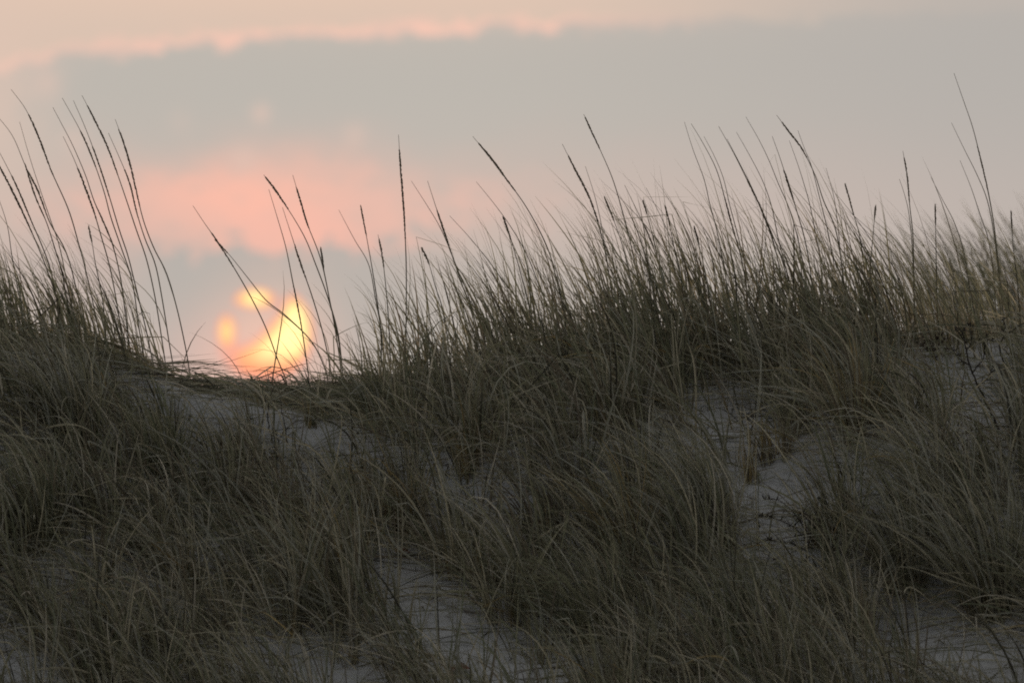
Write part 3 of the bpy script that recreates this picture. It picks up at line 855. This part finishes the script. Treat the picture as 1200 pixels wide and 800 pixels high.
PALS = {'gold': {'olive': 25, 'gold': 22, 'straw': 25, 'grey': 14, 'brown': 14}, 'brown': {'brown': 45, 'straw': 15, 'olive': 20, 'dark': 10, 'grey': 10},
        'olive': {'olive': 50, 'green': 22, 'grey': 12, 'straw': 8, 'dark': 8}, 'grey': {'grey': 38, 'olive': 30, 'straw': 16, 'pale': 4, 'dark': 8},
        'straw': {'straw': 45, 'pale': 12, 'grey': 22, 'olive': 20}}
for (px, py, n, L, sp_, ln, dr, pk, label) in TU:
    x, y = hit(px, py)
    root = empty('marram_tuft', (x, y, float(terrain(x, y))))
    tag(root, label, 'grass tuft', G_TU)
    P = tussock_pts(x, y, int(n * 1.5), L, sp_ * 1.2, ln, dr)
    P = P[cull(P, sandk=0.75)]
    V, F, C = tussock_mesh(P, (0.0038, 0.0042), PALS[pk], 1.0)
    link_mesh('blades', V, F, m_grass, root, C)
    # stout upright stem bases
    m = 26
    a = rng.random(m) * 6.28; r = sp_ * 0.8 * np.sqrt(rng.random(m))
    roots = ground_pts(x + r * np.cos(a), y + r * np.sin(a)); roots[:, 2] -= 0.01
    d0 = np.stack([.10 * rng.normal(size=m) - .04, .10 * rng.normal(size=m), np.ones(m)], 1)
    Ps = make_blades(roots, d0, rng.uniform(.10, .24, m) * (L / .45) ** .5, np.tile([-0.15, -0.02, 0], (m, 1)), 1.5, K=6, wig=.04)
    V, F, C = ribbons(Ps, 0.0045 + 0.003 * rng.random(m), pick(m, {'gold': 6, 'straw': 2, 'brown': 2} if pk in ('gold', 'straw', 'brown') else {'gold': 2, 'olive': 4, 'brown': 2}))
    link_mesh('stem_bases', V, F, m_straw, root, C)

# ------------------------------------------------------------------ dead weeds and odd stems
def weed(name, label, cat, y, stems, buds, thick=0.0022, tint=(0.045, 0.036, 0.028), leafy=0, group=None):
    """stems: list of chart polylines, the first the main stem, foot first"""
    P0 = at(*stems[0][0], y)
    root = empty(name, (P0[0], y, float(terrain(P0[0], y))))
    tag(root, label, cat, group)
    for i, s in enumerate(stems):
        P = np.array([at(px, py, y - 0.012 * i * ((-1) ** i) * (k / max(1, len(s) - 1))) for k, (px, py) in enumerate(s)])
        if i == 0:
            g = float(terrain(P[0, 0], P[0, 1]))
            if P[0, 2] > g: P = np.vstack([[P[0, 0] + .01, P[0, 1], g - .01], P])
        C, L = resample(P, 24)
        C = C + 0.0012 * rng.normal(size=C.shape)
        r = thick * 1.35 * (1.0 if i == 0 else 0.6) * np.linspace(1, 0.45, 24)
        V, F = tube(C, r, 6)
        b = link_mesh('stem' if i == 0 else 'branch', V, F, m_twig, root, jitter_cols(len(V), tint, .2))
        if leafy and (i > 0 or len(stems) == 1):
            m = leafy
            k = rng.integers(4, 24, m)
            Pl = make_blades(C[k], norm(rng.normal(size=(m, 3)) + [0, 0, .4]), rng.uniform(.012, .035, m), rng.normal(size=(m, 3)) * .6, K=5, wig=.2)
            V, F, Cc = ribbons(Pl, 0.005 + 0.003 * rng.random(m), jitter_cols(m, tint, .4) * 1.3)
            link_mesh('dry_leaves', V, F, m_twig, b if False else root, Cc)
    for (px, py, s) in buds:
        c = at(px, py, y)
        vs, fs, n0 = [], [], 0
        for _ in range(9):                         # a pod: a knot of small pointed scales
            q = c + rng.normal(size=3) * 0.004 * s
            d = norm(rng.normal(size=3) + [0, 0, .8]); a1 = norm(np.cross(d, [1, .2, .1])); a2 = np.cross(d, a1)
            w = .0028 * s; l = .012 * s
            vs += [q, q + d * l * .5 + a1 * w, q + d * l * .5 + a2 * w, q + d * l * .5 - a1 * w, q + d * l * .5 - a2 * w, q + d * l]
            fs += [(n0 + a_, n0 + b_, n0 + c_) for (a_, b_, c_) in ((0, 1, 2), (0, 2, 3), (0, 3, 4), (0, 4, 1), (5, 2, 1), (5, 3, 2), (5, 4, 3), (5, 1, 4))]
            n0 += 6
        link_mesh('seed_pod', np.array(vs), np.array(fs), m_twig, root, jitter_cols(len(vs), tint, .3), smooth=False)
    return root

def gy(px, py): return hit(px, py)[1]
G_W = 'dead weeds on the slope'
weed('dead_weed', 'dark branching dead weed with forked top at the right, before the pale hollow', 'weed', gy(1168, 500) - .03,
     [[(1168, 498), (1155, 470), (1143, 445), (1134, 420), (1128, 390)], [(1132, 412), (1139, 398), (1136, 384)], [(1128, 396), (1122, 388)], [(1140, 436), (1152, 420), (1154, 404)],
      [(1146, 452), (1158, 442), (1164, 428)], [(1136, 428), (1124, 420), (1118, 412)]],
     [(1136, 382, 1.2), (1128, 388, 1.2), (1121, 386, 1.), (1154, 403, 1.), (1118, 411, .9), (1131, 400, .9)], 0.0038, leafy=5, group=G_W)
weed('dead_weed', 'spindly dark weed with arching side twigs near the right edge', 'weed', gy(1180, 440) - .02,
     [[(1182, 452), (1176, 425), (1172, 402), (1190, 384), (1206, 376)], [(1172, 402), (1160, 394), (1150, 398)], [(1174, 392), (1178, 382), (1176, 374)], [(1172, 402), (1150, 396), (1128, 400)]],
     [(1176, 374, 1.), (1150, 398, .9), (1206, 376, 1.)], 0.003, leafy=5, group=G_W)
weed('dead_weed', 'low bushy dark brown weed at the foot of the blurred right hand grass', 'weed', gy(1090, 425),
     [[(1098, 424), (1092, 408), (1088, 394)], [(1094, 414), (1078, 402), (1068, 398)], [(1094, 412), (1106, 398), (1118, 396)], [(1090, 402), (1080, 392)], [(1092, 406), (1104, 390)], [(1096, 418), (1116, 408), (1124, 404)]],
     [], 0.003, (0.075, 0.055, 0.038), leafy=14, group=G_W)
weed('dead_weed', 'shaggy dark dead weed in the middle of the right slope below the sand', 'weed', gy(940, 665) - .03,
     [[(945, 665), (948, 635), (955, 605), (960, 585)], [(948, 636), (930, 618), (905, 606), (890, 604)], [(948, 626), (928, 598), (912, 586), (896, 584)], [(952, 616), (940, 598)], [(946, 645), (925, 636), (898, 632)], [(950, 622), (964, 604), (962, 588)]],
     [(960, 584, 1.), (890, 604, .8)], 0.003, (0.055, 0.045, 0.033), leafy=16, group=G_W)
weed('dead_weed', 'thin dark hooked stems on the bare right hand sand', 'weed', gy(822, 520),
     [[(824, 518), (822, 500), (821, 482), (825, 475), (831, 478)], [(826, 516), (830, 500), (831, 486), (828, 478)], [(822, 484), (815, 487), (808, 486)]],
     [], 0.0018, (0.05, 0.045, 0.03), group=G_W)
weed('dead_weed', 'upright dark weed with small leaves up its stem, above the wide swept tuft', 'weed', gy(1028, 470),
     [[(1032, 470), (1030, 440), (1028, 410), (1027, 385), (1026, 350)]], [(1026, 398, 1.), (1029, 412, 1.), (1027, 425, .9)], 0.0026, leafy=18, group=G_W)
weed('dead_twig', 'short dark crooked twig on the sand bench below the sun', 'twig', gy(287, 503),
     [[(287, 503), (284, 496), (281, 500)], [(284, 497), (292, 489), (300, 484)], [(292, 489), (298, 492)]], [], 0.0028)
weed('dead_stalk', 'dark bowed dead stem right of the crooked twig on the sand bench', 'stem', gy(322, 525),
     [[(322, 524), (316, 505), (314, 485), (316, 466), (322, 452)]], [], 0.0022)
weed('dead_stalk', 'dark straight dead stem beside the bowed one on the sand bench', 'stem', gy(335, 520),
     [[(336, 516), (334, 498), (330, 480), (328, 462)]], [], 0.0018)
weed('dead_stalk', 'pair crossing dark tall stem in the middle of the right hand sand', 'stem', gy(875, 510),
     [[(874, 508), (868, 488), (862, 465), (857, 440), (853, 415)]], [], 0.0024, (0.09, 0.08, 0.045))
weed('dead_stalk', 'slim dark stem leaning right on the right hand sand', 'stem', gy(879, 508),
     [[(879, 508), (883, 490), (886, 470), (888, 445)]], [], 0.0018, (0.09, 0.08, 0.045))

# pale broken straws that catch the eye
G_S = 'pale broken straws on the slope'
def straw(pts, label, w=0.006, tint=(0.42, 0.38, 0.29)):
    x, y = hit(*pts[0])
    n = len(pts)
    P = np.array([at(px, py, y - 0.04 - 0.02 * i) for i, (px, py) in enumerate(pts)])
    P[0] = (x, y, float(terrain(x, y)) + 0.002)
    C, L = resample(P, 16)
    V, F, Cc = ribbons(C[None], np.array([w]), np.array([tint]))
    o = link_mesh('broken_straw', V, F, m_straw, None, Cc)
    tag(o, label, 'straw', G_S)
straw([(280, 500), (284, 485), (292, 468), (295, 450)], 'pale leaning straw standing on the sand bench below the sun', .0055)
straw([(713, 500), (735, 478), (760, 484), (762, 492)], 'pale broken straw bent over at the upper right of the slope', .006)
straw([(600, 620), (566, 575), (556, 540), (552, 522)], 'curved pale straw hanging beside the end of the sand bench', .0045)
straw([(562, 650), (570, 620), (564, 590), (556, 575)], 'twisted pale straw in the middle of the slope', .006)
straw([(470, 655), (520, 640), (555, 652), (580, 642)], 'pale straw lying above the low sand patch', .004)
straw([(420, 750), (395, 735), (362, 712)], 'tan straw slanting down left of the low sand patch', .006, (0.34, 0.26, 0.13))
straw([(170, 790), (145, 745), (135, 735), (158, 720)], 'pale folded blade in the dark lower left corner', .007)
straw([(1040, 790), (1005, 772), (990, 760)], 'pale curved straw resting over the lower right sand', .005)
straw([(275, 680), (278, 650), (262, 615), (250, 602)], 'long pale blade curling over the lower left slope', .006)
straw([(205, 495), (208, 484), (210, 478)], 'tiny bright straw end on the upper left of the sand bench', .006, (0.6, 0.56, 0.46))

def dead_leaf(px, py, s, label):
    x, y = hit(px, py)
    n = 9
    vs = []; 
    for i in range(n):
        t = i / (n - 1); w = s * .35 * math.sin(math.pi * (0.06 + .9 * t))
        for k in (-1, 0, 1):
            X_ = x + s * (t - .5); Y_ = y + k * w
            vs.append((X_, Y_ , float(terrain(X_, Y_)) + .012 + .25 * w * abs(k) + .01 * math.sin(t * 3)))
    fs = []
    for i in range(n - 1):
        for k in range(2):
            a = i * 3 + k; fs.append((a, a + 1, a + 4, a + 3))
    o = link_mesh('dead_leaf', np.array(vs), np.array(fs), m_straw, None, jitter_cols(len(vs), (0.16, 0.065, 0.035), .2))
    tag(o, label, 'leaf', 'fallen leaves')
dead_leaf(538, 790, .075, 'reddish brown fallen leaf at the bottom edge of the low sand patch')
dead_leaf(472, 652, .06, 'small rusty fallen leaf under the tan based tuft')
print('verts', sum(len(m.vertices) for m in bpy.data.meshes))
